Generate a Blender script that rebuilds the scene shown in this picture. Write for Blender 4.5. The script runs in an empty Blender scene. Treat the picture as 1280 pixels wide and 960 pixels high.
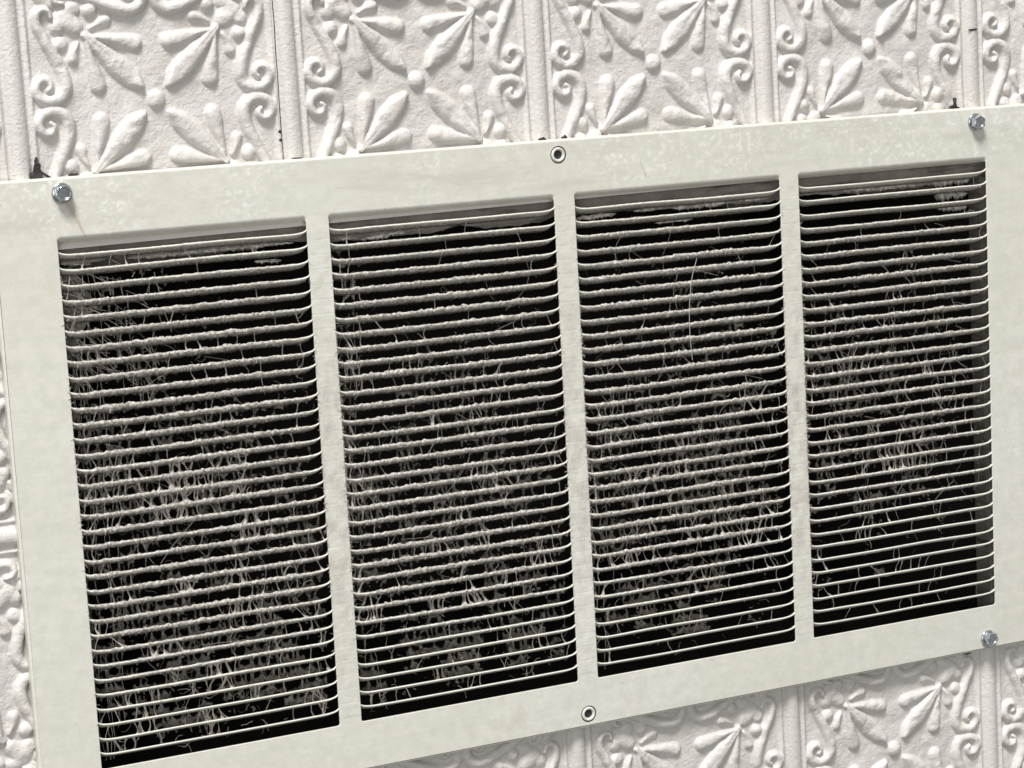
import bpy, bmesh, math, random
import numpy as np
from mathutils import Matrix, Vector
from mathutils.geometry import tessellate_polygon
random.seed(7)
rng = np.random.default_rng(7)
sc = bpy.context.scene
col = sc.collection

# everything below is measured in millimetres on the grille face: x to the right, y up, z out of the wall
def W(v):                                   # grille millimetres -> world metres (wall faces -Y, up is +Z)
    return (v[0] * .001, -v[2] * .001, v[1] * .001)

# ---------------------------------------------------------------- camera
cam_d = bpy.data.cameras.new('camera')
cam_d.sensor_width = 36
cam_d.lens = 2835.97 / 1280 * 36
cam_d.clip_start = .05
cam_d.clip_end = 50
cam = bpy.data.objects.new('camera', cam_d)
col.objects.link(cam)
Rcw = [[0.9069646582844079, 0.1123268860068999, -0.40595292744730904],
       [-0.05333181177980923, 0.9866532135452847, 0.15385432737835436],
       [0.41781673790709994, -0.11789023233820414, 0.9008501910106441]]
axes = [W((Rcw[0][i] * 1000, Rcw[1][i] * 1000, Rcw[2][i] * 1000)) for i in range(3)]
m = Matrix(((axes[0][0], axes[1][0], axes[2][0]), (axes[0][1], axes[1][1], axes[2][1]), (axes[0][2], axes[1][2], axes[2][2]))).to_4x4()
m.translation = Vector(W((-280.165, 392.062, 1201.58)))
cam.matrix_world = m
sc.camera = cam

# ---------------------------------------------------------------- light of the room
world = bpy.data.worlds.new('World')
sc.world = world
world.use_nodes = True
bg = world.node_tree.nodes['Background']
bg.inputs[0].default_value = (1.0, .985, .96, 1)
bg.inputs[1].default_value = 1.
# unseen room as a gradient, floor half dimmed to deepen shade on undersides
_t = world.node_tree
_c = _t.nodes.new('ShaderNodeTexCoord'); _s = _t.nodes.new('ShaderNodeSeparateXYZ'); _r = _t.nodes.new('ShaderNodeValToRGB'); _m = _t.nodes.new('ShaderNodeMapRange')
_m.inputs['From Min'].default_value = -1; _m.inputs['From Max'].default_value = 1
_t.links.new(_c.outputs['Generated'], _s.inputs[0]); _t.links.new(_s.outputs[2], _m.inputs[0]); _t.links.new(_m.outputs[0], _r.inputs[0]); _t.links.new(_r.outputs[0], bg.inputs[0])
_r.color_ramp.elements[0].position = .3; _r.color_ramp.elements[0].color = (.25, .245, .235, 1)
_r.color_ramp.elements[1].position = .75; _r.color_ramp.elements[1].color = (.46, .455, .44, 1)

def area(name, loc, target, size, sizey, power, colr):
    d = bpy.data.lights.new(name, 'AREA')
    d.shape = 'RECTANGLE'; d.size = size; d.size_y = sizey; d.energy = power; d.color = colr
    o = bpy.data.objects.new(name, d); col.objects.link(o)
    o.location = loc
    o.rotation_euler = (Vector(target) - Vector(loc)).to_track_quat('-Z', 'Y').to_euler()
    return o
area('ceiling_light', (-1.9, -3.0, 6.4), (.3, 0, .12), 1.8, 1.8, 720, (1, .985, .955))
area('room_light', (-1.6, -2.9, .6), (.3, 0, .15), 1.4, 1.4, 22, (.97, .985, 1))

sc.view_settings.view_transform = 'Standard'
sc.view_settings.look = 'None'
sc.view_settings.exposure = 0
sc.view_settings.gamma = 1

# ---------------------------------------------------------------- helpers
def grp(o, label=None, cat=None, group=None, kind=None):
    if label: o['label'] = label
    if cat: o['category'] = cat
    if group: o['group'] = group
    if kind: o['kind'] = kind
    return o

def empty(name, origin):
    o = bpy.data.objects.new(name, None); col.objects.link(o)
    o.empty_display_size = .01
    o.location = W(origin)
    o['_o'] = list(origin)
    return o

def mesh_data(name, verts, faces, mat, smooth=True, attr=None):
    v = np.asarray(verts, dtype=np.float64)
    v = np.stack([v[:, 0], -v[:, 2], v[:, 1]], 1) * .001
    me = bpy.data.meshes.new(name)
    if isinstance(faces, np.ndarray):
        n = len(faces); k = faces.shape[1]
        me.vertices.add(len(v)); me.vertices.foreach_set('co', v.ravel())
        me.loops.add(n * k); me.loops.foreach_set('vertex_index', faces.astype(np.int32).ravel())
        me.polygons.add(n); me.polygons.foreach_set('loop_start', np.arange(0, n * k, k, dtype=np.int32))
        me.update(calc_edges=True)
    else:
        me.from_pydata([tuple(p) for p in v], [], faces)
    if smooth and len(me.polygons):
        me.polygons.foreach_set('use_smooth', [True] * len(me.polygons))
    if attr is not None:
        a = me.attributes.new('dust', 'FLOAT', 'POINT'); a.data.foreach_set('value', np.asarray(attr, dtype=np.float32))
    me.materials.append(mat)
    me.update()
    return me

def link(name, me, origin=(0, 0, 0), parent=None):
    o = bpy.data.objects.new(name, me); col.objects.link(o)
    if parent is None:
        o.location = W(origin)
    else:
        po = parent['_o']
        o.parent = parent
        o.location = W([origin[i] - po[i] for i in range(3)])
    o['_o'] = list(origin)
    return o

def lathe(profile, n=40, rot=0, cx=0, cy=0, close=False):
    V, F = [], []
    for r, z in profile:
        for i in range(n):
            a = 2 * math.pi * i / n + rot
            V.append((cx + r * math.cos(a), cy + r * math.sin(a), z))
    for k in range(len(profile) - 1):
        for i in range(n):
            j = (i + 1) % n
            F.append((k * n + i, k * n + j, (k + 1) * n + j, (k + 1) * n + i))
    if close:
        V.append((cx, cy, profile[-1][1])); c = len(V) - 1
        k = len(profile) - 1
        for i in range(n): F.append((k * n + i, k * n + (i + 1) % n, c))
    return V, F

# numpy noise -----------------------------------------------------------
def _h(ix, iy, s):
    n = (ix.astype(np.int64) * 374761393 + iy.astype(np.int64) * 668265263 + s * 1274126177) & 0xffffffff
    n = ((n ^ (n >> 13)) * 1274126177) & 0xffffffff
    return ((n ^ (n >> 16)) & 0xffffff) / float(0xffffff)
def vnoise(x, y, s=0):
    x = np.asarray(x, float); y = np.asarray(y, float)
    ix = np.floor(x); iy = np.floor(y); fx = x - ix; fy = y - iy
    fx = fx * fx * (3 - 2 * fx); fy = fy * fy * (3 - 2 * fy)
    a = _h(ix, iy, s); b = _h(ix + 1, iy, s); c = _h(ix, iy + 1, s); d = _h(ix + 1, iy + 1, s)
    return (a * (1 - fx) + b * fx) * (1 - fy) + (c * (1 - fx) + d * fx) * fy
def fbm(x, y, s=0, o=3):
    t = 0; a = .5; n = 0
    for k in range(o):
        t = t + a * vnoise(x * 2 ** k, y * 2 ** k, s + 17 * k); n += a; a *= .5
    return t / n
def worley(x, y, s=0):
    ix = np.floor(x); iy = np.floor(y)
    f1 = np.full(x.shape, 9.); f2 = np.full(x.shape, 9.)
    for dx in (-1, 0, 1):
        for dy in (-1, 0, 1):
            cx = ix + dx; cy = iy + dy
            px = cx + _h(cx, cy, s); py = cy + _h(cx, cy, s + 5)
            d = np.hypot(x - px, y - py)
            f2 = np.where(d < f1, f1, np.minimum(f2, d)); f1 = np.minimum(f1, d)
    return f1, f2

# ---------------------------------------------------------------- materials
def nmat(name, rough=.5, metal=0.):
    mt = bpy.data.materials.new(name); mt.use_nodes = True
    nt = mt.node_tree; b = nt.nodes['Principled BSDF']
    b.inputs['Roughness'].default_value = rough; b.inputs['Metallic'].default_value = metal
    return mt, nt, b
def N(nt, t, **kw):
    n = nt.nodes.new(t)
    for k, v in kw.items():
        if k in n.inputs: n.inputs[k].default_value = v
        else: setattr(n, k, v)
    return n
def noise(nt, vec, scale, detail=4, rough=.55, dist=0.):
    n = N(nt, 'ShaderNodeTexNoise'); n.inputs['Scale'].default_value = scale; n.inputs['Detail'].default_value = detail
    n.inputs['Roughness'].default_value = rough; n.inputs['Distortion'].default_value = dist
    nt.links.new(vec, n.inputs['Vector']); return n.outputs['Fac']
def ramp(nt, fac, stops):
    r = N(nt, 'ShaderNodeValToRGB')
    while len(r.color_ramp.elements) < len(stops): r.color_ramp.elements.new(.5)
    for e, (p, c) in zip(r.color_ramp.elements, stops):
        e.position = p; e.color = (c, c, c, 1) if not isinstance(c, tuple) else (*c, 1)
    nt.links.new(fac, r.inputs[0]); return r.outputs[0]
def mix(nt, fac, a, b, mode='MIX'):
    n = N(nt, 'ShaderNodeMix'); n.data_type = 'RGBA'; n.blend_type = mode
    for s, v in ((n.inputs[0], fac), (n.inputs[6], a), (n.inputs[7], b)):
        if isinstance(v, (int, float)): s.default_value = v
        elif isinstance(v, tuple): s.default_value = (*v, 1)
        else: nt.links.new(v, s)
    return n.outputs[2]
def math_(nt, op, a, b=0., c=None):
    n = N(nt, 'ShaderNodeMath'); n.operation = op
    for i, v in enumerate((a, b) if c is None else (a, b, c)):
        if isinstance(v, (int, float)): n.inputs[i].default_value = v
        else: nt.links.new(v, n.inputs[i])
    return n.outputs[0]
def pos(nt, scale=(1, 1, 1)):
    g = N(nt, 'ShaderNodeNewGeometry')
    mp = N(nt, 'ShaderNodeMapping'); mp.inputs['Scale'].default_value = scale
    nt.links.new(g.outputs['Position'], mp.inputs['Vector']); return mp.outputs['Vector']
def bump(nt, b, h, strength, dist, prev=None):
    n = N(nt, 'ShaderNodeBump'); n.inputs['Strength'].default_value = strength if isinstance(strength, float) else 1.
    if not isinstance(strength, float): nt.links.new(strength, n.inputs['Strength'])
    n.inputs['Distance'].default_value = dist
    nt.links.new(h, n.inputs['Height'])
    if prev is not None: nt.links.new(prev, n.inputs['Normal'])
    nt.links.new(n.outputs[0], b.inputs['Normal']); return n.outputs[0]

# painted pressed tin of the wall
M_tin, nt, b = nmat('painted_tin', .34)
p = pos(nt)
big = noise(nt, p, 9, 3); med = noise(nt, p, 70, 4); fine = noise(nt, p, 520, 3, .6, .6)
c = mix(nt, ramp(nt, big, [(.3, 0.), (.7, 1.)]), (.60, .57, .54), (.68, .655, .628))
c = mix(nt, ramp(nt, med, [(.45, 0.), (.75, .35)]), c, (.74, .72, .695))
c = mix(nt, ramp(nt, noise(nt, p, 260, 5, .7), [(.62, 0.), (.74, .22)]), c, (.50, .45, .42))
nt.links.new(c, b.inputs['Base Color'])
n1 = bump(nt, b, noise(nt, p, 360, 3, .58, .9), .6, .0011)
n1 = bump(nt, b, noise(nt, p, 900, 2, .6), .4, .0004, n1)

# cream paint of the grille (frame and fins), with chalky patches, brush lines and creases on the bars
def frame_material(name, dust=False):
    mt, nt, b = nmat(name, .36)
    g = N(nt, 'ShaderNodeNewGeometry'); sp = N(nt, 'ShaderNodeSeparateXYZ'); nt.links.new(g.outputs['Position'], sp.inputs[0])
    p = pos(nt)
    streak = noise(nt, pos(nt, (6, 1, 130)), 1, 4, .6)
    bigm = noise(nt, p, 5, 3)
    c = mix(nt, ramp(nt, bigm, [(.3, 0.), (.7, 1.)]), (.70, .682, .615), (.765, .748, .69))
    c = mix(nt, ramp(nt, streak, [(.42, 0.), (.68, .4)]), c, (.64, .63, .565))
    chalk = ramp(nt, noise(nt, p, 300, 3, .5, .2), [(.53, 0.), (.59, 1.)])
    where = ramp(nt, noise(nt, p, 11, 2), [(.46, 0.), (.60, 1.)])
    high = ramp(nt, math_(nt, 'MULTIPLY', sp.outputs[2], 3.), [(.87, .12), (.9, 1.)])
    where = math_(nt, 'MULTIPLY', where, high)
    c = mix(nt, math_(nt, 'MULTIPLY', chalk, where), c, (.83, .815, .775))
    mott = ramp(nt, noise(nt, p, 120, 5, .7), [(.40, .5), (.60, 0.)])
    c = mix(nt, mott, c, (.60, .59, .525))
    band = ramp(nt, noise(nt, pos(nt, (9, 1, 60)), 1, 5, .7), [(.50, 0.), (.64, .55)])
    c = mix(nt, math_(nt, 'MULTIPLY', band, high), c, (.55, .54, .47))
    smear = ramp(nt, noise(nt, pos(nt, (22, 1, 17)), 1, 5, .72), [(.60, 0.), (.72, .3)])
    c = mix(nt, smear, c, (.50, .47, .41))
    speck = ramp(nt, noise(nt, p, 620, 1), [(.735, 0.), (.77, .7)])
    c = mix(nt, speck, c, (.33, .30, .26))
    if not dust:
        # rust weeping from the screw at the upper left
        sx, sz = sp.outputs[0], sp.outputs[2]
        t = math_(nt, 'DIVIDE', math_(nt, 'SUBTRACT', .3165, sz), .020)
        dx = math_(nt, 'ABSOLUTE', math_(nt, 'SUBTRACT', sx, math_(nt, 'MULTIPLY_ADD', t, .0085, .0062)))
        wd = math_(nt, 'MULTIPLY_ADD', t, -.0033, .0040)
        inside = math_(nt, 'SUBTRACT', 1., math_(nt, 'DIVIDE', dx, wd))
        ok = math_(nt, 'MULTIPLY', math_(nt, 'GREATER_THAN', t, 0.), math_(nt, 'LESS_THAN', t, 1.1))
        f = math_(nt, 'MULTIPLY', ok, math_(nt, 'MAXIMUM', inside, 0.)); f = math_(nt, 'MULTIPLY', f, .55)
        c = mix(nt, f, c, (.38, .27, .17))
        # scratches
        sc_ = noise(nt, pos(nt, (30, 1, 210)), 1.6, 2, .5, 1.5)
        line = ramp(nt, math_(nt, 'ABSOLUTE', math_(nt, 'SUBTRACT', sc_, .5)), [(0., .22), (.004, 0.)])
        c = mix(nt, line, c, (.45, .43, .37))
        # creases pressed into the bars between the fins, one to each fin
        row = math_(nt, 'FRACT', math_(nt, 'DIVIDE', math_(nt, 'ADD', sz, math_(nt, 'MULTIPLY', sx, .0)), .008415))
        tri = math_(nt, 'ABSOLUTE', math_(nt, 'SUBTRACT', row, .5))
        inx = math_(nt, 'FRACT', math_(nt, 'DIVIDE', sx, .15412))
        bar = math_(nt, 'MULTIPLY', math_(nt, 'GREATER_THAN', inx, .9124), math_(nt, 'MULTIPLY', math_(nt, 'GREATER_THAN', sx, .1), math_(nt, 'LESS_THAN', sx, .55)))
        bar = math_(nt, 'MULTIPLY', bar, math_(nt, 'MULTIPLY', math_(nt, 'GREATER_THAN', sz, .004), math_(nt, 'LESS_THAN', sz, .289)))
        crease = math_(nt, 'MULTIPLY', ramp(nt, tri, [(0., 0.), (.10, 1.)]), bar)
        crease = math_(nt, 'MULTIPLY', crease, noise(nt, p, 90, 2))
        soil = math_(nt, 'MULTIPLY', ramp(nt, noise(nt, pos(nt, (120, 1, 70)), 1, 4, .7), [(.42, 0.), (.66, .8)]), bar)
        soil = math_(nt, 'MULTIPLY', soil, ramp(nt, math_(nt, 'ABSOLUTE', math_(nt, 'SUBTRACT', sz, .14)), [(.05, 1.), (.13, .15)]))
        c = mix(nt, soil, c, (.50, .465, .42))
        n1 = bump(nt, b, crease, .35, .0003)
        n1 = bump(nt, b, math_(nt, 'MULTIPLY', noise(nt, p, 160, 4, .6), bar), .4, .0012, n1)
        n1 = bump(nt, b, noise(nt, p, 40, 2), .35, .0012, n1)
        n1 = bump(nt, b, noise(nt, p, 420, 3), .22, .0003, n1)
    else:
        at = N(nt, 'ShaderNodeAttribute'); at.attribute_name = 'dust'
        dn = noise(nt, p, 620, 4, .7)
        dc = mix(nt, ramp(nt, dn, [(.35, 0.), (.65, 1.)]), (.28, .25, .215), (.86, .83, .78))
        f = math_(nt, 'MULTIPLY_ADD', math_(nt, 'SUBTRACT', noise(nt, p, 380, 3), .5), .9, at.outputs['Fac'])
        f = ramp(nt, f, [(.12, 0.), (.5, 1.)])
        c = mix(nt, f, c, dc)
        r = math_(nt, 'MULTIPLY_ADD', f, .5, .4); nt.links.new(r, b.inputs['Roughness'])
        bump(nt, b, noise(nt, p, 800, 3, .75), math_(nt, 'MULTIPLY_ADD', f, .85, .15), .0018)
    nt.links.new(c, b.inputs['Base Color'])
    return mt
M_frame = frame_material('cream_paint')
M_fin = frame_material('cream_paint_dusty', True)

M_zinc, nt, b = nmat('zinc_plating', .2, 1.)
p = pos(nt)
nt.links.new(mix(nt, ramp(nt, noise(nt, p, 500, 3), [(.35, 0.), (.7, 1.)]), (.42, .46, .49), (.72, .77, .79)), b.inputs['Base Color'])
bump(nt, b, noise(nt, p, 700, 2), .25, .0003)

M_lint, nt, b = nmat('grey_lint', .95)
p = pos(nt)
nt.links.new(mix(nt, noise(nt, p, 600, 3, .6), (.26, .23, .20), (.72, .675, .625)), b.inputs['Base Color'])
bump(nt, b, noise(nt, p, 1500, 2, .7), .6, .0004)

M_felt, nt, b = nmat('brown_grey_felt', .97)
p = pos(nt)
nt.links.new(mix(nt, ramp(nt, noise(nt, p, 380, 5, .75), [(.36, 0.), (.66, 1.)]), (.09, .077, .064), (.55, .51, .465)), b.inputs['Base Color'])
bump(nt, b, noise(nt, p, 1100, 3, .8), .9, .0012)

M_hair, nt, b = nmat('pale_cobweb', .7)
b.inputs['Base Color'].default_value = (.62, .59, .55, 1)

M_board, nt, b = nmat('dusty_board', .9)
p = pos(nt)
c = mix(nt, noise(nt, p, 60, 4, .65), (.07, .06, .053), (.36, .335, .305))
c = mix(nt, ramp(nt, noise(nt, pos(nt, (25, 1, 160)), 1, 3, .6), [(.55, 0.), (.66, .8)]), c, (.07, .055, .05))
nt.links.new(c, b.inputs['Base Color']); bump(nt, b, noise(nt, p, 300, 4), .6, .001)

M_duct, nt, b = nmat('duct_painted_dark', .9)
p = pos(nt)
nt.links.new(mix(nt, noise(nt, p, 30, 3), (.012, .010, .009), (.035, .028, .025)), b.inputs['Base Color'])  # near-black colour stands for the darkness deep in the duct

M_black, nt, b = nmat('black_sealant_and_shade', .6)
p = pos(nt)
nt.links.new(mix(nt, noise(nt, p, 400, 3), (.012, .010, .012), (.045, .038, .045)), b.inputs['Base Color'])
bump(nt, b, noise(nt, p, 600, 2), .6, .001)

# ---------------------------------------------------------------- the pressed tin wall
PX, PY, ROT = 153.3, 152.2, .0085
def relief():
    nx, ny = 300, 300
    xs = np.linspace(-PX / 2, PX / 2, nx); ys = np.linspace(-PY / 2, PY / 2, ny)
    X, Y = np.meshgrid(xs, ys)
    U = np.abs(X) * 152 / PX; Vv = np.abs(Y)
    # each eighth of the pattern is the mirror image of its neighbour: a holds the larger coordinate
    A = np.maximum(U, Vv); B = np.minimum(U, Vv)
    Hh = np.zeros_like(A)
    def stroke(pts, rad, h, p=.5, res=10):
        nonlocal Hh
        pts = np.array(pts, float); n = len(pts)
        # Catmull-Rom
        P = np.vstack([2 * pts[0] - pts[1], pts, 2 * pts[-1] - pts[-2]]); rr = np.r_[rad[0], rad, rad[-1]]
        Q = []; R_ = []
        for i in range(1, n):
            for t in np.linspace(0, 1, res, endpoint=False):
                a0, a1, a2, a3 = P[i - 1], P[i], P[i + 1], P[i + 2]
                Q.append(.5 * ((2 * a1) + (-a0 + a2) * t + (2 * a0 - 5 * a1 + 4 * a2 - a3) * t * t + (-a0 + 3 * a1 - 3 * a2 + a3) * t ** 3))
                R_.append(rr[i] * (1 - t) + rr[i + 1] * t)
        Q.append(pts[-1]); R_.append(rad[-1]); Q = np.array(Q)
        best = np.full(A.shape, 9.)
        for i in range(len(Q) - 1):
            d = Q[i + 1] - Q[i]; L = d @ d + 1e-9
            t = np.clip(((A - Q[i][0]) * d[0] + (B - Q[i][1]) * d[1]) / L, 0, 1)
            dist = np.hypot(A - Q[i][0] - t * d[0], B - Q[i][1] - t * d[1])
            r = R_[i] * (1 - t) + R_[i + 1] * t
            best = np.minimum(best, dist / r)
        hv = np.array([h]).ravel()
        prof = h * np.clip(1 - best ** 2, 0, 1) ** p
        Hh = np.maximum(Hh, prof)
    stroke([(0, 0), (.1, 0)], [5.0, 5.0], 4.2)                                   # boss at the centre
    stroke([(37.5, 36.5), (30, 28.5), (20, 18.6), (13, 12.2), (7.3, 6.7)], [1.0, 2.6, 5.2, 4.9, .8], 4.4)     # long diagonal leaf
    stroke([(36, 34.5), (34, 24), (32, 15), (31, 9.5)], [.9, 2.5, 4.2, 4.5], 4.0)  # side leaf (bulb end)
    stroke([(40, 33), (42.5, 28), (43.5, 24)], [.8, 2.2, 3.2], 3.4)               # bud
    stroke([(49.3, 32.6), (49.6, 32.2)], [4.0, 4.0], 4.0)                         # ball
    stroke([(41, 41), (46, 45.5)], [4.6, 5.6], 3.6)                               # lobe on the diagonal
    stroke([(47, 46), (50.5, 41.5)], [2.5, 4.3], 3.1)
    stroke([(51, 53), (58, 58)], [2.2, 4.0], 2.6)
    # scroll: hook by the corner, stem, belly, curl
    stroke([(53.6, 46.6), (54.5, 49.8), (57.8, 51.2), (61, 48.5), (61.2, 43), (58, 36), (54, 28), (49.8, 18), (48.6, 10), (51.5, 4.6), (57, 2.6),
            (62.5, 4.6), (64.6, 9.2), (62.6, 13.6), (58.6, 14.0), (56.6, 10.8), (58.4, 8.6)],
           [1.4, 1.8, 2.2, 2.6, 2.8, 3.0, 3.3, 3.6, 3.6, 3.5, 3.3, 3.0, 2.8, 2.5, 2.2, 1.8, 1.4], 4.5)
    # rod and bead along every edge of the square
    d = 76 - A
    k = np.clip(1 - (d / 5.2) ** 2, 0, 1)
    rod = 4.4 * k ** .5
    bead = 1.3 * np.clip(1 - ((d - 8.4) / 1.3) ** 2, 0, 1) ** .6 * 1.0
    step = .9 / (1 + np.exp(np.clip((d - 9.4) / .35, -30, 30)))
    Hh = np.maximum(Hh, np.maximum(rod, bead + step))
    # soften, as thick paint does
    kx = np.exp(-np.linspace(-2.2, 2.2, 7) ** 2 / 2); kx /= kx.sum()
    Hs = Hh
    for ax in (0, 1):
        pad = np.pad(Hs, [(3, 3) if ax == i else (0, 0) for i in (0, 1)], mode='edge')
        Hs = sum(kx[i] * (pad[i:i + Hs.shape[0], :] if ax == 0 else pad[:, i:i + Hs.shape[1]]) for i in range(7))
    Hs = (.5 * Hh + .5 * Hs) * np.where(A > 66, 1, .84)
    edge = (np.abs(U) > 60) | (np.abs(Vv) > 60)
    Hs = Hs + np.where(edge, 0, 1) * .0 + .35 * (fbm(X / 9 + 40, Y / 9 + 40, 3) - .5) * np.clip((72 - A) / 10, 0, 1)
    return X, Y, Hs
TX, TY, TH = relief()
def tile_mesh(name, x_min=-1e9, seed=0):
    ny, nx = TX.shape
    c0 = int(np.searchsorted(TX[0], x_min))
    X = TX[:, c0:]; Y = TY[:, c0:]; Z = TH[:, c0:]
    inside = np.clip((PX / 2 - 4 - np.abs(X)) / 12, 0, 1) * np.clip((PY / 2 - 4 - np.abs(Y)) / 12, 0, 1)
    dent = fbm(X / 17 + 50, Y / 17 + 50, 400 + seed, 3) - .5          # every pressed sheet is dented and painted in its own way
    thick = fbm(X / 7 + 50, Y / 7 + 50, 440 + seed, 2)
    Z = Z * (1 - .30 * inside * np.clip(thick - .42, 0, 1) * 2) + inside * (2.2 * dent + .22 * (fbm(X / 2.4 + 90, Y / 2.4 + 90, 470 + seed, 2) - .5))
    V = np.stack([X.ravel(), Y.ravel(), Z.ravel()], 1)
    idx = np.arange(X.size).reshape(X.shape)
    F = np.stack([idx[:-1, :-1].ravel(), idx[:-1, 1:].ravel(), idx[1:, 1:].ravel(), idx[1:, :-1].ravel()], 1)
    # turned-back edge so that the sheet has thickness
    for line, d in ((idx[0], 1), (idx[-1], -1), (idx[:, 0], -1), (idx[:, -1], 1)):
        n0 = len(V); m_ = len(line); e = V[line].copy(); e2 = e.copy(); e2[:, 2] = -1.2; V = np.vstack([V, e, e2]); k = np.arange(m_ - 1)
        q = np.stack([n0 + k, n0 + m_ + k, n0 + m_ + k + 1, n0 + k + 1], 1)
        F = np.vstack([F, q if d > 0 else q[:, ::-1]])
    return mesh_data(name, V, F, M_tin)
WZ = -9.3          # plane of the pressed sheets behind the face of the grille
wall = empty('tin_wall', (300, -400, WZ))
grp(wall, 'off-white painted pressed tin wall of square scroll and leaf panels behind the grille', kind='structure')
fulls = [tile_mesh('tin_panel', seed=q) for q in range(5)]
crop = tile_mesh('tin_panel_cut', x_min=-PX / 2 + 16)
cr, sr = math.cos(ROT), math.sin(ROT)
for r in range(-3, 3):
    for k in range(-2, 6):
        if r in (-1, -2) and 0 <= k <= 3: continue
        me = fulls[(k * 2 + r * 3) % 5]
        if r in (-1, -2) and k == 4: me = crop
        dx, dy = k * PX, r * PY
        x = 62.4 + dx * cr - dy * sr; y = 365.4 + dx * sr + dy * cr
        dz = 0
        if k >= 1: x += .0
        o = link('tin_panel', me, (x, y, WZ), wall)
        o.rotation_euler = (0, -ROT, 0)
# raised lip of the sheet joint that runs beside the rod, with two nail heads
def bar_mesh(x0, x1, y0, y1, z0, z1, mat, wob=.25, n=60, name='bar', seed=3):
    V = []; F = []
    for i in range(n + 1):
        y = y0 + (y1 - y0) * i / n
        w = wob * (float(vnoise(np.array([y / 14.]), np.array([seed + .5]), seed)[0]) - .5)
        V += [(x0 + w, y, z0), (x0 + w + .1, y, z1), (x1 + w, y, z1), (x1 + w, y, z0)]
    for i in range(n):
        a = i * 4; b2 = a + 4
        for j in range(4):
            k = (j + 1) % 4; F.append((a + j, a + k, b2 + k, b2 + j))
    F += [(3, 2, 1, 0), (n * 4, n * 4 + 1, n * 4 + 2, n * 4 + 3)]
    return mesh_data(name, V, F, mat, smooth=False)
jm = bar_mesh(-.9, .1, -60, 130, 0, 1.75, M_tin, .7)
o = link('joint_lip', jm, (131.9, 360, WZ), wall); o.rotation_euler = (0, -ROT * .3, 0)
jm = bar_mesh(.3, .75, -60, 130, 0, 1.25, M_black, .7, name='joint_gap')
o = link('joint_gap', jm, (131.9, 360, WZ), wall); o.rotation_euler = (0, -ROT * .3, 0)
for y in (343.2, 338.6):
    V, F = lathe([(1.0, 0), (1.0, .5), (.6, .9)], 12, close=True)
    link('nail_head', mesh_data('nail_head', V, F, M_black), (131.3, y, WZ + 1.4), wall)
V, F = lathe([(2.6, -.2), (2.5, .25), (.6, .5)], 8, close=True)
V = [(x * 1.5, y * .25 + .25 * math.sin(x * 1.4), z) for x, y, z in V]
link('chip', mesh_data('chip', V, F, M_black), (598.6, 376.8, WZ + 4.4), wall)

# ---------------------------------------------------------------- cut opening and duct behind
def ring_mesh(inner, outer, z0, z1, mat, name):
    n = len(inner); V = []; F = []
    for L, z in ((outer, z0), (inner, z0), (inner, z1), (outer, z1)):
        V += [(p[0], p[1], z) for p in L]
    for i in range(n):
        j = (i + 1) % n
        for a in range(3):
            F.append((a * n + i, a * n + j, (a + 1) * n + j, (a + 1) * n + i))
    return mesh_data(name, V, F, mat, smooth=False)
def rect_loop(x0, y0, x1, y1, nx, ny):
    L = [(x0 + (x1 - x0) * i / nx, y0) for i in range(nx)]
    L += [(x1, y0 + (y1 - y0) * i / ny) for i in range(ny)]
    L += [(x1 - (x1 - x0) * i / nx, y1) for i in range(nx)]
    L += [(x0, y1 - (y1 - y0) * i / ny) for i in range(ny)]
    return L
base = rect_loop(-7, -12, 606, 281, 240, 110)
outer = rect_loop(-22, -24, 630, 300, 240, 110)
inner = []
for i, (x, y) in enumerate(base):
    if y > 280.5:
        s = float(vnoise(np.array([x / 34.]), np.array([.5]), 8)[0]); t = float(fbm(np.array([x / 5.]), np.array([.5]), 9)[0])
        y += 1.2 - 3 * min(1, max(0, (s - .42) * 6)) + 3 * (t - .5)
    elif x < 5:
        x += 3 * float(fbm(np.array([y / 9.]), np.array([.2]), 4)[0]) + 26 * max(0, 1 - abs(y - 258) / 45)
    inner.append((x, y))
cwb = grp(link('cut_wall_board', ring_mesh(inner, outer, -9.6, -24, M_board, 'cut_wall_board'), (0, 0, 0)), 'dusty grey cut edge of board around the duct opening, behind the fins', kind='structure')
cwb['_o'] = [0, 0, 0]
M_pale, nt, b = nmat('pale_torn_paper', .9)
p = pos(nt)
c = mix(nt, ramp(nt, noise(nt, p, 260, 4, .7), [(.35, 0.), (.65, 1.)]), (.22, .20, .17), (.85, .81, .77))
nt.links.new(c, b.inputs['Base Color']); bump(nt, b, noise(nt, p, 500, 3), .7, .001)
def torn(x0, x1, y0, y1, th, z, sd):
    n = max(8, int((x1 - x0) / .7)); V = []; F = []
    for i in range(n + 1):
        u = i / n; x = x0 + (x1 - x0) * u; q = np.array([x / 2.3]); w = np.array([sd + .5]); q2 = np.array([x / 1.1])
        taper = min(1, u * 7, (1 - u) * 5) ** .6
        a = float(fbm(q, w, sd)[0]) - .5; c_ = float(fbm(q2, w + 3, sd + 1)[0]) - .5; e = float(vnoise(np.array([x / 9]), w, sd + 2)[0])
        yc = y0 + (y1 - y0) * u
        up = yc + th * taper * (.5 + .5 * a); lo = yc - th * taper * (.45 + 1.7 * c_ + .5 * e); zz = z + 2 * a
        V += [(x, up, zz), (x, (up + lo) / 2, zz + .8 + .8 * c_), (x, lo, zz + .2), (x, (up + lo) / 2, zz - .7)]
    for i in range(n):
        a = i * 4
        for j in range(4):
            k = (j + 1) % 4; F.append((a + j, a + 4 + j, a + 4 + k, a + k))
    link('torn_strip', mesh_data('torn_strip', V, F, M_pale), (0, 0, 0), cwb)
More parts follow.
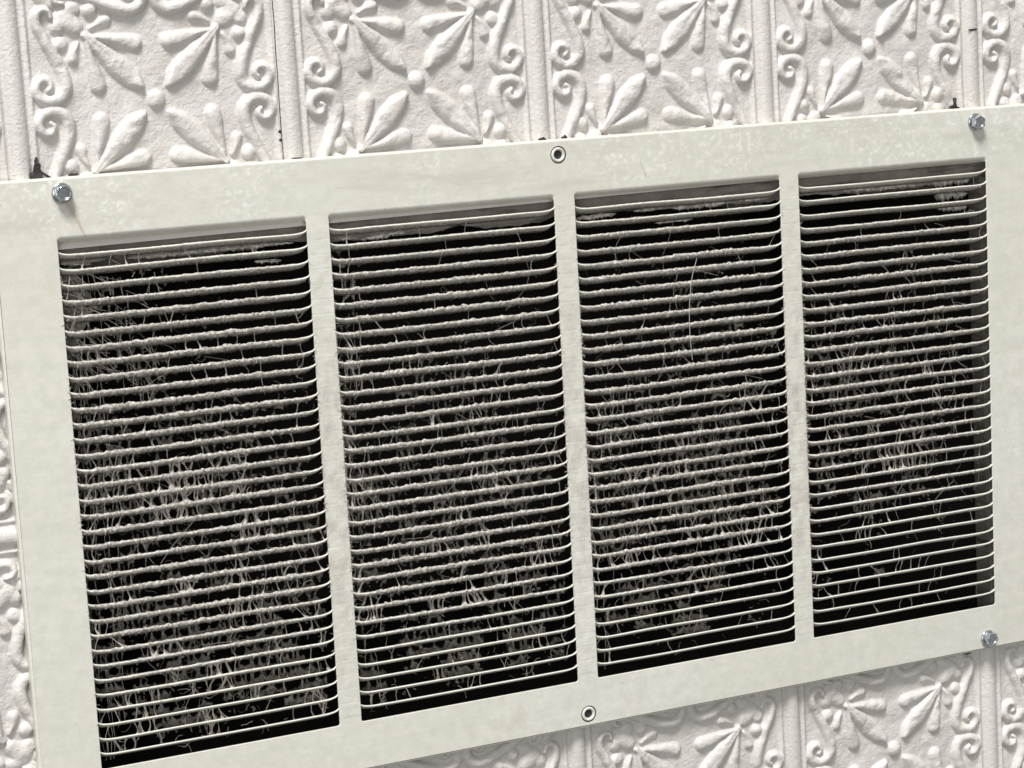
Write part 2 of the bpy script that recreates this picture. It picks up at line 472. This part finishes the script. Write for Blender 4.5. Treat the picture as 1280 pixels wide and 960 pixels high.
for k, (x0, x1, y0, y1, th, z) in enumerate([(40, 136, 280.3, 280.8, 1.5, -11), (0, 58, 289.5, 289.0, 2.6, -11), (60, 132, 289.2, 289, 2.0, -12), (112, 128, 272, 271.4, 1.6, -11), (2, 20, 281, 279, 1.2, -12),
        (157, 190, 289, 288.6, 2.2, -11), (176, 206, 279.2, 281.2, 1.9, -11), (206, 256, 288.6, 288.8, 1.2, -12), (262, 290, 289.5, 289, 2.4, -11), (160, 176, 281, 280, 1.2, -12),
        (312, 340, 279.4, 280.2, 1.9, -11), (318, 362, 288.6, 288.4, 1.7, -12), (352, 372, 280.8, 280.9, 1.2, -11), (378, 420, 280.2, 281.0, 2.0, -11), (392, 436, 289.4, 289.2, 2.6, -11), (425, 446, 281.3, 281, 1.3, -12), (366, 392, 272.4, 272.6, 1.0, -11),
        (466, 500, 289.3, 289.2, 2.4, -11), (500, 560, 281.2, 281.0, 1.6, -11), (520, 545, 280.2, 280.5, 1.2, -10), (548, 600, 288.8, 289, 2.2, -12), (565, 600, 281.6, 280.8, 3.0, -13), (572, 598, 272.4, 272, 3.0, -14), (574, 597, 264, 263.6, 2.6, -14)]):
    torn(x0, x1, y0, y1, th * (1.25 if y0 < 285 else 1), (-9.9 if y0 < 285 and z > -12.5 else z), 300 + 7 * k)
V = []; F = []
for i in range(61):
    y = 288 - 250 * i / 60; w = 1.2 * (float(fbm(np.array([y / 14.]), np.array([.5]), 77)[0]) - .5)
    V += [(606 + w * .3, y, -10.2), (605.3 + w * .3, y, -10.4), (605.2 + w * .3, y, -19 - 6 * w), (606, y, -19 - 6 * w)]
for i in range(60):
    a = i * 4
    for j in range(4):
        k = (j + 1) % 4; F.append((a + j, a + k, a + 4 + k, a + 4 + j))
link('bare_edge', mesh_data('bare_edge', V, F, M_board, smooth=False), (0, 0, 0), cwb)
# torn second layer a little further back: the ragged strips seen through the top rows
inner2 = []
for i, (x, y) in enumerate(rect_loop(-5, -12, 612, 276, 240, 110)):
    if y > 275.5:
        s = float(vnoise(np.array([x / 55. + 3]), np.array([2.5]), 18)[0]); t = float(fbm(np.array([x / 3.]), np.array([.5]), 19)[0])
        y += 3 - 5 * min(1, max(.0, (s - .45) * 7)) + 4 * (t - .5) + 1.0 * random.random()
    inner2.append((x, y))
outer2 = rect_loop(-10, -22, 622, 284, 240, 110)
grp(link('torn_liner', ring_mesh(inner2, outer2, -26, -30, M_board, 'torn_liner'), (0, 0, 0)), 'ragged dusty liner strip behind the cut board in the opening', kind='structure')
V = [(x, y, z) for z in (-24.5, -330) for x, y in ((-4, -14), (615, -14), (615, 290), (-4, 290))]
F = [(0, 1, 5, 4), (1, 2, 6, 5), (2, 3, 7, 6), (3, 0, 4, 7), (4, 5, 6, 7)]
grp(link('duct_interior', mesh_data('duct_interior', V, F, M_duct, smooth=False)), 'inside of the duct behind the fins, coloured near black for its darkness', kind='structure')

# ---------------------------------------------------------------- the grille
BW, BM, OH, PITCH = 140.63, 13.495, 293.87, 8.415
BAYS = [(i * (BW + BM), i * (BW + BM) + BW) for i in range(4)]
TOTAL = BAYS[3][1]
grille = empty('return_air_grille', (TOTAL / 2, -29, 0))
grp(grille, 'large cream painted metal return air grille with four bays of dusty fins', 'air grille')

def rounded_rect(x0, y0, x1, y1, rad, nseg=6):
    pts = []; nor = []; side = []
    for cx, cy, a0 in ((x1 - rad, y1 - rad, 0), (x0 + rad, y1 - rad, 90), (x0 + rad, y0 + rad, 180), (x1 - rad, y0 + rad, 270)):
        for i in range(nseg + 1):
            a = math.radians(a0 + 90 * i / nseg)
            nor.append((math.cos(a), math.sin(a))); pts.append((cx + rad * math.cos(a), cy + rad * math.sin(a)))
    return pts, nor
# face with four openings and two screw holes; every opening edge is rolled inward
V = []; F = []; loops = []
def ring(pts, z):
    s = len(V); V.extend([(p[0], p[1], z if not callable(z) else z(p)) for p in pts]); return list(range(s, s + len(pts)))
def strip(a, b, flip=False):
    n = len(a)
    for i in range(n):
        j = (i + 1) % n
        q = (a[i], a[j], b[j], b[i]); F.append(q[::-1] if flip else q)
ox0, oy0, ox1, oy1 = -34.4, -29.6, TOTAL + 34.4, 327.6
pts, nor = rounded_rect(ox0, oy0, ox1, oy1, 1.2, 4)
R0 = 1.5; prev = None
for k in range(6):
    t = math.radians(90 * k / 5)
    ins = R0 * (1 - math.sin(t)); z = -R0 * (1 - math.cos(t))
    P = [(p[0] - n[0] * ins, p[1] - n[1] * ins) for p, n in zip(pts, nor)]
    rr = ring(P, z)
    if k == 0: loops.append(rr)
    else: strip(prev, rr, True)
    prev = rr
# the flange back to the wall, slightly wavy against the uneven tin
rr = ring([(p[0] + n[0] * .1, p[1] + n[1] * .1) for p, n in zip(pts, nor)], -6.6); strip(prev, rr, True); prev = rr
rr = ring([(p[0] - n[0] * .9, p[1] - n[1] * .9) for p, n in zip(pts, nor)], -6.6); strip(prev, rr, True)
for (x0, x1) in BAYS:
    pts, nor = rounded_rect(x0, 0, x1, OH, 1.5, 6)
    ws = [max(0, n[1]) ** 1.5 for n in nor]
    rads = [.4 + 2.2 * w for w in ws]
    deps = [1.1 + 5.0 * w for w in ws]
    prev = None
    for k in range(7):
        P = []
        for p, n, r, w in zip(pts, nor, rads, ws):
            t = math.radians((90 - 24 * w) * k / 6)
            P.append((p[0] + n[0] * r * (1 - math.sin(t)), p[1] + n[1] * r * (1 - math.sin(t)), -r * (1 - math.cos(t))))
        s = len(V); V.extend(P); rr = list(range(s, s + len(P)))
        if k == 0: loops.append(rr)
        else: strip(prev, rr)
        prev = rr
    s = len(V); V.extend([(p[0], p[1] - 1.9 * w, -d) for p, d, w in zip(pts, deps, ws)]); rr = list(range(s, s + len(pts))); strip(prev, rr); prev = rr
    s = len(V); V.extend([(p[0] + n[0] * .9, p[1] - 1.9 * w + n[1] * .9, -d) for p, n, d, w in zip(pts, nor, deps, ws)]); rr = list(range(s, s + len(pts))); strip(prev, rr)
HOLES = [(299.0, 318.6), (300.7, -21.3)]
for hx, hy in HOLES:
    P = [(hx + 5.2 * math.cos(2 * math.pi * i / 28), hy + 5.2 * math.sin(2 * math.pi * i / 28)) for i in range(28)]
    loops.append(ring(P, 0))
tris = tessellate_polygon([[Vector((V[i][0], V[i][1], 0)) for i in L] for L in loops])
flat = [i for L in loops for i in L]
for t in tris:
    a, b_, c_ = (flat[i] for i in t)
    cr_ = (V[b_][0] - V[a][0]) * (V[c_][1] - V[a][1]) - (V[b_][1] - V[a][1]) * (V[c_][0] - V[a][0])
    if abs(cr_) < 1e-9: continue
    F.append((a, b_, c_) if cr_ > 0 else (a, c_, b_))
me = mesh_data('frame', V, F, M_frame)
fr = link('frame', me, (0, 0, 0), grille)
wn = fr.modifiers.new('weighted', 'WEIGHTED_NORMAL'); wn.keep_sharp = True; wn.weight = 100

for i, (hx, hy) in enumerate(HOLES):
    V, F = lathe([(5.25, 0), (5.1, -.9), (4.5, -.9), (4.3, .1), (3.9, .45), (3.2, .4), (2.7, -.3), (2.5, -1.2), (2.45, -9)], 32)
    h = link('screw_hole', mesh_data('screw_hole', V, F, M_frame), (hx, hy, 0), grille)
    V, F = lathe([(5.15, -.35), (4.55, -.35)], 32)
    link('groove_shade', mesh_data('groove_shade', V, F, M_black), (hx, hy, 0), h)  # black ring laid in to paint the shade of the groove
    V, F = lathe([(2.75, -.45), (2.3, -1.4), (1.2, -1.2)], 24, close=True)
    link('bore_shade', mesh_data('bore_shade', V, F, M_black), (hx, hy, 0), h)  # black cup added across the hole, its inner shade put into the colour

def screw(x, y, rot, tilt=(0, 0)):
    V, F = lathe([(5.5, 0), (5.6, .5), (5.3, 1.0), (4.4, 1.3)], 36, close=True)
    w = link('hex_screw', mesh_data('screw_flange', V, F, M_zinc), (x, y, 0.02), grille)
    V = []; F = []
    prof = [(4.55, 1.2, 6), (4.55, 5.0, 6), (4.25, 5.6, 6)]
    n = 36
    def hexr(a, R): # hexagon with slightly eased corners
        a = (a % (math.pi / 3)) - math.pi / 6
        return R * math.cos(math.pi / 6) / math.cos(a)
    rings = [(1.2, lambda a: hexr(a, 4.7)), (4.7, lambda a: hexr(a, 4.7)), (5.5, lambda a: hexr(a, 4.45)), (5.65, lambda a: 3.7), (5.3, lambda a: 3.1), (4.7, lambda a: 2.7)]
    for z, f in rings:
        for i in range(n):
            a = 2 * math.pi * i / n
            V.append((f(a) * math.cos(a + rot), f(a) * math.sin(a + rot), z))
    for k in range(len(rings) - 1):
        for i in range(n):
            j = (i + 1) % n; F.append((k * n + i, k * n + j, (k + 1) * n + j, (k + 1) * n + i))
    F.append(tuple((len(rings) - 1) * n + i for i in range(n)))
    hm = mesh_data('head', V, F, M_zinc, smooth=False)
    h = link('head', hm, (x, y, 0.02), w)
    w.rotation_euler = (tilt[0], 0, tilt[1])
screw(4.4, 319.2, .2)
screw(595.0, 318.5, .5, (.05, .03))
screw(596.3, -21.8, .9, (-.04, .05))
screw(3.6, -21.6, .4)

# how dusty the grille is at a place
def blob(x, y, cx, cy, sx, sy): return np.exp(-((x - cx) / sx) ** 2 - ((y - cy) / sy) ** 2)
def dirt(x, y):
    B0, B1, B2, B3 = (b0[0] for b0 in BAYS)
    d = .85 * blob(x, y, B0 + 70, 95, 58, 95) + .35 * blob(x, y, B0 + 18, 225, 30, 60) + .5 * blob(x, y, B0 + 60, 150, 22, 60) + .3 * blob(x, y, B0 + 8, 130, 14, 120)
    d += .7 * blob(x, y, B1 + 70, 95, 75, 80) + .5 * blob(x, y, B1 + 6, 170, 12, 110) + .3 * blob(x, y, B1 + 70, 180, 60, 50)
    d += .75 * blob(x, y, B2 + 80, 125, 62, 80) + .35 * blob(x, y, B2 + 30, 90, 40, 70)
    d += .65 * blob(x, y, B3 + 75, 140, 40, 80) + .4 * blob(x, y, B3 + 25, 110, 30, 80)
    d += .14 + .55 * blob(x, y, B0 + 85, 28, 55, 40) + .42 * blob(x, y, B1 + 75, 25, 60, 32) + .32 * blob(x, y, B2 + 55, 28, 50, 35)
    return np.clip(d, 0, 1) ** 1.3
def edge_dust(x, y):            # coat on the fins: none on the lowest rows, heavy in the middle
    v = np.clip((y - 28) / 60, 0, 1) * np.clip((296 - y) / 55, 0, 1)
    b = np.zeros_like(x)
    for b0, b1 in BAYS:
        u = (x - b0) / BW
        b = np.maximum(b, np.where((u >= 0) & (u <= 1), np.clip(u / .12, 0, 1) ** .5 * np.clip((1 - u) / .22, 0, 1) ** .7, 0))
    w = np.where(x > BAYS[3][0], .75 * np.clip(1.3 - np.abs(y - 190) / 120, 0, 1), 1.)
    return np.clip(v * b * w * 1.15, 0, 1)

FIN_D, FIN_DROP = 8.2, 3.4
def fin_sag(u):                 # the ends turn up into the bars
    L = 9.5
    e = np.minimum(u, BW - u); e = np.clip(e / L, 0, 1)
    return 2.3 * (1 - np.sqrt(np.clip(1 - (1 - e) ** 2.2, 0, 1)))
def fin(b0, b1, row):
    y0 = OH - PITCH * (row + .97) + .14 * rng.normal()
    e = np.array([0, .15, .4, .8, 1.3, 2, 3, 4.2, 5.6, 7.2, 9, 10.8])
    us = np.r_[e, np.linspace(12, BW - 12, 230), BW - e[::-1]]
    us[0] = -.15; us[-1] = BW + .15
    x = b0 + us
    Yc = y0 + fin_sag(np.clip(us, 0, BW)) + .7 * (vnoise(us / 45, np.full_like(us, row + .5 + b0), 11) - .5) * np.clip(np.minimum(us, BW - us) / 20, 0, 1)
    D = edge_dust(x, np.full_like(x, y0)) * (.45 + 1.1 * fbm(x / 11 + b0, np.full_like(x, row * 1.7), 27, 3))
    n1 = fbm(x / 2.2, np.full_like(x, row * 7.3), 21, 3); n2 = fbm(x / 1.3, np.full_like(x, row * 5.1 + 2), 22, 2); n3 = fbm(x / 4., np.full_like(x, row * 3.1 + 9), 23, 3)
    f = .60                                                                     # half thickness of the edge
    sy, sz = FIN_DROP / FIN_D, 1.
    top = f + D * (.22 + 2.1 * np.clip(n1 - .35, 0, 1) ** 1.2)
    bot = f + D * (.35 + 2.8 * np.clip(n2 - .38, 0, 1) ** 1.2 + .9 * np.clip(n3 - .4, 0, 1))
    fro = D * (.25 + .8 * np.clip(n3 - .3, 0, 1))
    # section: front nose, top of plate, back edge, under side
    sec = [(.0, lambda: (Yc * 0 - bot * .75), lambda: -.35 + fro * .4), (0, lambda: -bot * .1, lambda: .18 + fro), (0, lambda: top * .7, lambda: .0 + fro * .8),
           (0, lambda: top, lambda: -.6 + 0 * Yc), (0, lambda: top * .6 - 1.5 * sy, lambda: -2.2 + 0 * Yc),
           (0, lambda: .25 - FIN_DROP * 1. + D * .5 * n1, lambda: -FIN_D + 0 * Yc), (0, lambda: -.25 - FIN_DROP - D * 1.0 * n2, lambda: -FIN_D + .1 + 0 * Yc),
           (0, lambda: -.3 - D * .7 * n3 - 3.2 * sy, lambda: -3.2 + 0 * Yc), (0, lambda: -bot, lambda: -.95 + 0 * Yc)]
    rings = []; amp = [.42, .4, .4, .3, .2, .2, .3, .7, .75]
    for q, (_, fy, fz) in enumerate(sec):
        g = (fbm(x / (.8 + .5 * (q % 3)) + q * 31, np.full_like(x, row * 2.7 + q * 1.3), 200 + q, 2) - .5) * 2.2 * amp[q] * D
        g2 = (fbm(x / 1.4 + q * 17, np.full_like(x, row * 3.7 + q * 2.3), 230 + q, 2) - .5) * 1.8 * amp[q] * D
        rings.append(np.stack([x, Yc + fy() + g, fz() + g2], 1))
    S = len(rings); n = len(x)
    V = np.stack(rings, 1).reshape(-1, 3)
    i = np.arange(n - 1)[:, None]; j = np.arange(S)[None, :]; k = (j + 1) % S
    F = np.stack([(i * S + j).ravel() + 0 * (i * S + k).ravel(), (i * S + k).ravel(), ((i + 1) * S + k).ravel(), ((i + 1) * S + j).ravel()], 1)
    dd = np.repeat((D * (.25 + .75 * n1))[:, None], S, 1)
    dd[:, 3:] += .55 * np.clip(D[:, None] * 2, 0, 1); dd[:, 4:8] += .25
    org = np.array([b0 + BW / 2, y0, 0])
    me = mesh_data('fin', V - org, F[:, ::-1], M_fin, attr=dd.ravel())
    link('fin', me, tuple(org), grille)
for b0, b1 in BAYS:
    for row in range(34):
        fin(b0, b1, row)

# ---------------------------------------------------------------- lint and cobwebs
class Tubes:
    def __init__(s): s.V = []; s.F = []; s.n = 0
    def add(s, P, R, sides=4, flat=1.):
        P = np.asarray(P, float); n = len(P); R = np.broadcast_to(R, (n,))
        T = np.gradient(P, axis=0); T /= np.linalg.norm(T, axis=1)[:, None] + 1e-9
        up = np.array([.13, .05, 1.]); A_ = np.cross(T, up); A_ /= np.linalg.norm(A_, axis=1)[:, None] + 1e-9
        B_ = np.cross(T, A_)
        a = np.arange(sides) * 2 * np.pi / sides
        ringv = P[:, None, :] + R[:, None, None] * (np.cos(a)[None, :, None] * A_[:, None, :] + flat * np.sin(a)[None, :, None] * B_[:, None, :])
        i = np.arange(n - 1)[:, None]; j = np.arange(sides)[None, :]; k = (j + 1) % sides
        F = np.stack([(i * sides + j).ravel(), (i * sides + k).ravel(), ((i + 1) * sides + k).ravel(), ((i + 1) * sides + j).ravel()], 1)
        s.V.append(ringv.reshape(-1, 3)); s.F.append(F + s.n); s.n += n * sides
    def build(s, name, mat, origin):
        V = np.vstack(s.V) - np.array(origin); F = np.vstack(s.F)
        return link(name, mesh_data(name, V, F, mat), origin)
where = ['leftmost', 'second from left', 'third from left', 'rightmost']
def lint_net(b0, b1, s):
    st = .45
    xs = np.arange(b0 + 1, b1 - 1, st); ys = np.arange(4, 284, st)
    X, Y = np.meshgrid(xs, ys)
    D = dirt(X, Y)
    patch = fbm(X / 13, Y / 16, 50 + s)
    dens = np.clip(D * .95 + (patch - .56) * 4.2 * (D + .06), 0, 1) * np.clip((Y - 3) / 9, 0, 1)
    g = (OH - Y) / PITCH - .97 - .30
    row = np.floor(g).astype(int); v = g - row
    hole = np.full(X.shape, 9.)
    for rw in range(int(row.min()), int(row.max()) + 1):      # a string of rounded holes in every gap
        sel = row == rw
        if not sel.any(): continue
        xr = X[sel]; vr = v[sel]; best = np.full(xr.shape, 9.); xc = b0 - 2.
        while xc < b1 + 3:
            aw = .9 + 3.0 * rng.random() ** 1.4; xc += aw
            vc = .5 + .12 * rng.normal(); hv = .30 + .17 * rng.random(); sk = .8 * rng.normal()
            best = np.minimum(best, np.sqrt(((xr - xc - sk * (vr - .5)) / aw) ** 2 + ((vr - vc) / hv) ** 2))
            xc += aw + .1 + .5 * rng.random()
        hole[sel] = best
    fibre = fbm(X / 1.3, Y / 1.3, 70 + s, 3)
    keep = (hole + .5 * (fibre - .5) > 1.22 - .38 * dens) & (dens + .35 * (fibre - .5) > .36)
    # the sheet is held forward on the back edges of the fins and sags inward between them
    ph = v
    Z = -6.2 - 2.6 * np.sin(np.pi * ph) - 5 * (fbm(X / 9, Y / 9, 80 + s) - .2) + 2.6 * (fibre - .5) - 7 * np.clip((62 - Y) / 50, 0, 1)
    idx = np.arange(X.size).reshape(X.shape)
    K = keep[:-1, :-1]
    F = np.stack([idx[:-1, :-1][K], idx[:-1, 1:][K], idx[1:, 1:][K], idx[1:, :-1][K]], 1)
    used, invi = np.unique(F.ravel(), return_inverse=True)
    jx = (rng.random(X.size) - .5) * .25; jy = (rng.random(X.size) - .5) * .25
    V = np.stack([X.ravel() + jx, Y.ravel() + jy, Z.ravel()], 1)[used]
    F = invi.reshape(-1, 4)
    # a second skin behind it gives the mat its body
    V2 = V.copy(); V2[:, 2] -= .7 + .4 * rng.random(len(V))
    V = np.vstack([V, V2]); F = np.vstack([F, F[:, ::-1] + len(V2)])
    org = ((b0 + b1) / 2, 140, -10)
    o = link('lint_mat', mesh_data('lint_mat', V - np.array(org), F, M_felt), org)
    grp(o, 'torn grey lint clinging behind the fins of the %s bay' % where[s], kind='stuff', group='lint behind the fins')
def webs(b0, b1, s):
    tb = Tubes()
    # bridges of lint from one fin to the next, flared where they hold on
    for row in range(0, 33):
        yt = OH - PITCH * (row + .97)
        x = b0 + 1.5
        while x < b1 - 1.5:
            y = yt - 4
            cl = float(fbm(np.array([x / 7.]), np.array([y / 26.]), 90 + s)[0])
            d = float(dirt(np.array(x), np.array(y))) * (.12 + 1.75 * min(1, max(0, cl - .42) / .26))
            x += (1.1 + rng.exponential(1.2)) / max(d, .035) * 1.35
            if x > b1 - 1.5: break
            low = max(0, min(1, (60 - y) / 50))
            zt = -1.8 - 5.6 * rng.random() - 2 * low; zb = -.9 - 4.8 * rng.random() - 3.5 * low
            y1 = yt - .2 + zt * FIN_DROP / FIN_D; y2 = yt - PITCH + .35 + zb * FIN_DROP / FIN_D
            x2 = x + rng.normal() * 2.1
            n = 10; tt = np.linspace(0, 1, n)
            dd = min(1., d)
            r0 = .10 + .38 * rng.random() ** 2 * (.3 + dd); fb = (.5 + 1.6 * rng.random() ** 1.5) * (.35 + .75 * dd); ft = (.2 + 1.3 * rng.random() ** 2) * (.25 + .75 * dd)
            R_ = r0 + fb * tt ** 3.5 * (1 + .3 * rng.normal(size=n)) .clip(.4, 1.6) + ft * (1 - tt) ** 4
            bend = rng.normal() * .5
            P = np.stack([x + (x2 - x) * tt + bend * np.sin(np.pi * tt) + .07 * rng.normal(size=n), y1 + (y2 - y1) * tt, zt + (zb - zt) * tt - abs(rng.normal()) * .8 * np.sin(np.pi * tt)], 1)
            tb.add(P, R_ * (1 + .22 * rng.normal(size=n)).clip(.5, 1.5), 6, .35)
            if rng.random() < .45 * dd + .1:      # a side strand forking off
                k0 = int(rng.integers(2, 6)); Q0 = P[k0]; sgn = rng.choice([-1, 1])
                ex = np.array([x2 + sgn * (1.2 + 2.4 * rng.random()), y2 if rng.random() < .7 else y1, zb])
                t2 = np.linspace(0, 1, 7)
                Q = Q0 + (ex - Q0) * t2[:, None] + np.stack([0 * t2, -.5 * np.sin(np.pi * t2), 0 * t2], 1)
                tb.add(Q, (.09 + .12 * rng.random()) + .5 * dd * t2 ** 4, 5, .4)
    # tufts along the front edges of the fins
    for t in range(6500):
        row = int(rng.integers(1, 33)); x = b0 + 2 + rng.random() * (BW - 4)
        y = OH - PITCH * (row + .97)
        e = float(edge_dust(np.array([x]), np.array([y]))[0])
        if rng.random() > e * .9: continue
        a = math.radians(rng.choice([-90, -60, -130, 80, 20, 160]) + rng.normal() * 30); L = .5 + 1.5 * rng.random() ** 2
        tt = np.linspace(0, 1, 4); c_ = rng.normal() * .4
        P = np.stack([x + math.cos(a) * L * tt + c_ * tt ** 2, y - .3 + (math.sin(a) * L) * tt, .35 + .5 * rng.random() * tt + 0 * tt], 1)
        tb.add(P, np.array([.22, .17, .12, .05]) * (.6 + .8 * rng.random()), 3)
    # fuzz caught on the raw edges of the bars
    for t in range(420):
        left = rng.random() < .62; y = 150 + rng.normal() * 62
        if y < 25 or y > 275: continue
        if s == 3 and not left: continue
        if s == 0 and left and rng.random() < .6: continue
        x = b0 + .1 if left else b1 - .1
        a = rng.random() * 6.28; L = .8 + 2.6 * rng.random() ** 2; tt = np.linspace(0, 1, 6)
        P = np.stack([x + math.cos(a) * L * tt * .7 + .3 * rng.normal() * np.sin(3 * tt), y + math.sin(a) * L * tt, .12 + .5 * np.sin(np.pi * tt) * rng.random() - .4 * (1 - tt)], 1)
        tb.add(P, .07 + .10 * rng.random(), 3)
    # wandering fibres
    for t in range(750):
        x = b0 + 2 + rng.random() * (BW - 4); y = 6 + rng.random() * 278
        d = float(dirt(np.array(x), np.array(y)))
        if rng.random() > d * .9 + .03: continue
        n = 9; a = rng.random() * 6.28; L = 3 + 13 * rng.random() ** 2
        turn = rng.normal() * .3
        P = [np.array([x, y, -1.0 - 9 * rng.random()])]
        for k in range(n - 1):
            a += turn + rng.normal() * .35
            P.append(P[-1] + np.array([math.cos(a) * .8, math.sin(a), .25 * rng.normal()]) * L / n)
        P = np.array(P); P[:, 0] = np.clip(P[:, 0], b0 + .5, b1 - .5); P[:, 2] = np.clip(P[:, 2], -14, -.2)
        tb.add(P, .05 + .08 * rng.random(), 3)
    # upright threads just behind the fins, thickest by the left edge of the bay
    for t in range(46 if s == 0 else (20 if s == 1 else 9)):
        x = b0 + 2 + abs(rng.normal()) * (14 if s == 0 else 9)
        if s == 3: x = b0 + 75 + rng.normal() * 22
        y = 15 + rng.random() * 250; L = 12 + 45 * rng.random()
        n = int(L / 3) + 4; tt = np.linspace(0, 1, n)
        P = np.stack([x + np.cumsum(rng.normal(size=n)) * .45, np.clip(y - L * tt, 2, 288), -9.2 + rng.normal(size=n) * .35 - 1.5 * rng.random()], 1)
        P[:, 0] = np.clip(P[:, 0], b0 + .5, b1 - .5)
        tb.add(P, .13 + .14 * rng.random(), 3)
    # crossing threads in the top left corner of the leftmost bay
    if s == 0:
        for t in range(110):
            x = b0 + 1 + rng.random() ** 1.6 * 55; y = OH - 12 - rng.random() * 70
            a = math.radians(-60 + rng.normal() * 30); L = 5 + 12 * rng.random()
            tt = np.linspace(0, 1, 7)
            P = np.stack([x + math.cos(a) * L * tt, y + math.sin(a) * L * tt + .8 * np.sin(np.pi * tt) * rng.normal(), -2 - 6 * rng.random() + 0 * tt], 1)
            P[:, 0] = np.clip(P[:, 0], b0 + .5, b1 - .5)
            tb.add(P, .10 + .13 * rng.random(), 3)
    # long pale hairs lying across several fins
    for t in range(16):
        x = b0 + 12 + rng.random() * (BW - 24); y = 60 + rng.random() * 205
        a = math.radians(rng.choice([-75, -55, -35, 60]) + rng.normal() * 14); L = 9 + 24 * rng.random()
        tt = np.linspace(0, 1, 14); k = rng.normal() * 4
        P = np.stack([x + math.cos(a) * L * tt + k * np.sin(np.pi * tt), y + math.sin(a) * L * tt, .9 + .5 * np.sin(9 * tt) * rng.random() - 1.2 * rng.random() * tt], 1)
        P[:, 0] = np.clip(P[:, 0], b0 + .5, b1 - .5)
        tb.add(P, .055 + .05 * rng.random(), 3)
    o = tb.build('cobweb', M_lint, ((b0 + b1) / 2, 140, -6))
    grp(o, 'fine grey cobweb fibres strung between the fins of the %s bay' % where[s], kind='stuff', group='cobwebs between the fins')
for s, (b0, b1) in enumerate(BAYS):
    lint_net(b0, b1, s); webs(b0, b1, s)

# long single hairs lying over the fins
def hair(pts, r, label):
    pts = np.array(pts, float); n = len(pts); P = np.vstack([2 * pts[0] - pts[1], pts, 2 * pts[-1] - pts[-2]]); Q = []
    for i in range(1, n):
        for t in np.linspace(0, 1, 8, endpoint=False):
            a0, a1, a2, a3 = P[i - 1:i + 3]
            Q.append(.5 * ((2 * a1) + (-a0 + a2) * t + (2 * a0 - 5 * a1 + 4 * a2 - a3) * t * t + (-a0 + 3 * a1 - 3 * a2 + a3) * t ** 3))
    Q.append(pts[-1]); tb = Tubes(); tb.add(np.array(Q), r, 5)
    org = tuple(pts[-1]); o = tb.build('thread', M_hair, org)
    grp(o, label, 'thread')
hair([(388, 250, 1.2), (384, 238, 1.1), (381.5, 222, 1.3), (381, 205, 1.2), (382, 188, 1.1)], .16, 'long pale hair curving down over the fins of the third bay')
hair([(352.6, 312.5, .2), (353.5, 309, .3), (355.5, 304, .3), (356.5, 302, .2)], .10, 'short thin hair stuck on the frame above the third bay')

# ---------------------------------------------------------------- black scraps along the frame edge
def scrap(outline, origin, label, depth=2.2):
    n = len(outline)
    V = []
    for z, s in ((-depth / 2, .9), (0, 1.), (depth / 2, .82)):
        cx = sum(p[0] for p in outline) / n; cy = sum(p[1] for p in outline) / n
        V += [(cx + (p[0] - cx) * s, p[1] if p[1] < .2 else cy + (p[1] - cy) * s, z + .5 * math.sin(p[1] * .9 + p[0])) for p in outline]
    F = []
    for k in range(2):
        for i in range(n):
            j = (i + 1) % n; F.append((k * n + i, k * n + j, (k + 1) * n + j, (k + 1) * n + i))
    F.append(tuple(range(2 * n, 3 * n))); F.append(tuple(range(n - 1, -1, -1)))
    o = link('sealant_scrap', mesh_data('sealant_scrap', V, F, M_black, smooth=False), origin)
    grp(o, label, 'sealant scrap', 'black scraps poking out from behind the grille')
scrap([(-4.2, 0), (-5.2, 1.0), (-5.4, 3.0), (-4.6, 3.7), (-3.2, 3.2), (-2.6, 6), (-1.7, 8.6), (-1.9, 10.2), (-1.0, 11.8), (0, 11.6), (.4, 10.2), (.1, 9.2), (1.5, 7.6), (1.2, 5.2), (1.9, 3.8), (5.6, 1.2), (6.8, .2), (4.6, .3), (2.0, 2.4), (1.6, 0)],
      (-5.6, 327.3, -6), 'tallest black scrap, a jagged peak above the upper left screw')
scrap([(-3, 0), (-3.3, 1.8), (-2.2, 2.6), (-1.4, 1.6), (-.9, 4), (-.8, 7.2), (.9, 7.4), (1.2, 4), (1.5, 1.4), (4.4, .6), (4.6, 0)],
      (583.8, 327.3, -6), 'upright black stub scrap beside the rod at the upper right screw')
scrap([(-3, 0), (-2.4, 1.2), (-.6, 1.8), (.8, 2.3), (2.0, 1.2), (3, 0)], (291.6, 327.3, -5), 'low black scrap at the rod left of the upper screw hole', 1.6)
scrap([(-2.6, 0), (-2.2, 1.4), (-.9, 1.7), (-.4, 2.6), (.5, 1.5), (1.3, 0)], (306.6, 327.3, -5), 'small black scrap just right of the upper screw hole', 1.6)
scrap([(-4, 0), (-3.6, .9), (-1, 1.1), (2.6, .9), (3.2, 0)], (140, 327.3, -5), 'thin flat black scrap at the rod right of the sheet joint', 1.6)
scrap([(-3, 0), (-2.6, 1.0), (-1.2, 1.8), (0, 1.2), (2.4, 1.7), (3.2, 0)], (12.6, 327.3, -5), 'small crumbly black scrap right of the tallest scrap', 1.6)
scrap([(-4, 0), (-4.4, -1.8), (-1, -2.6), (2.8, -2.2), (4, 0)], (583.5, -29.3, -5.5), 'flat black scrap hanging under the frame left of the lower right screw', 1.6)

for o in bpy.data.objects:
    if '_o' in o: del o['_o']
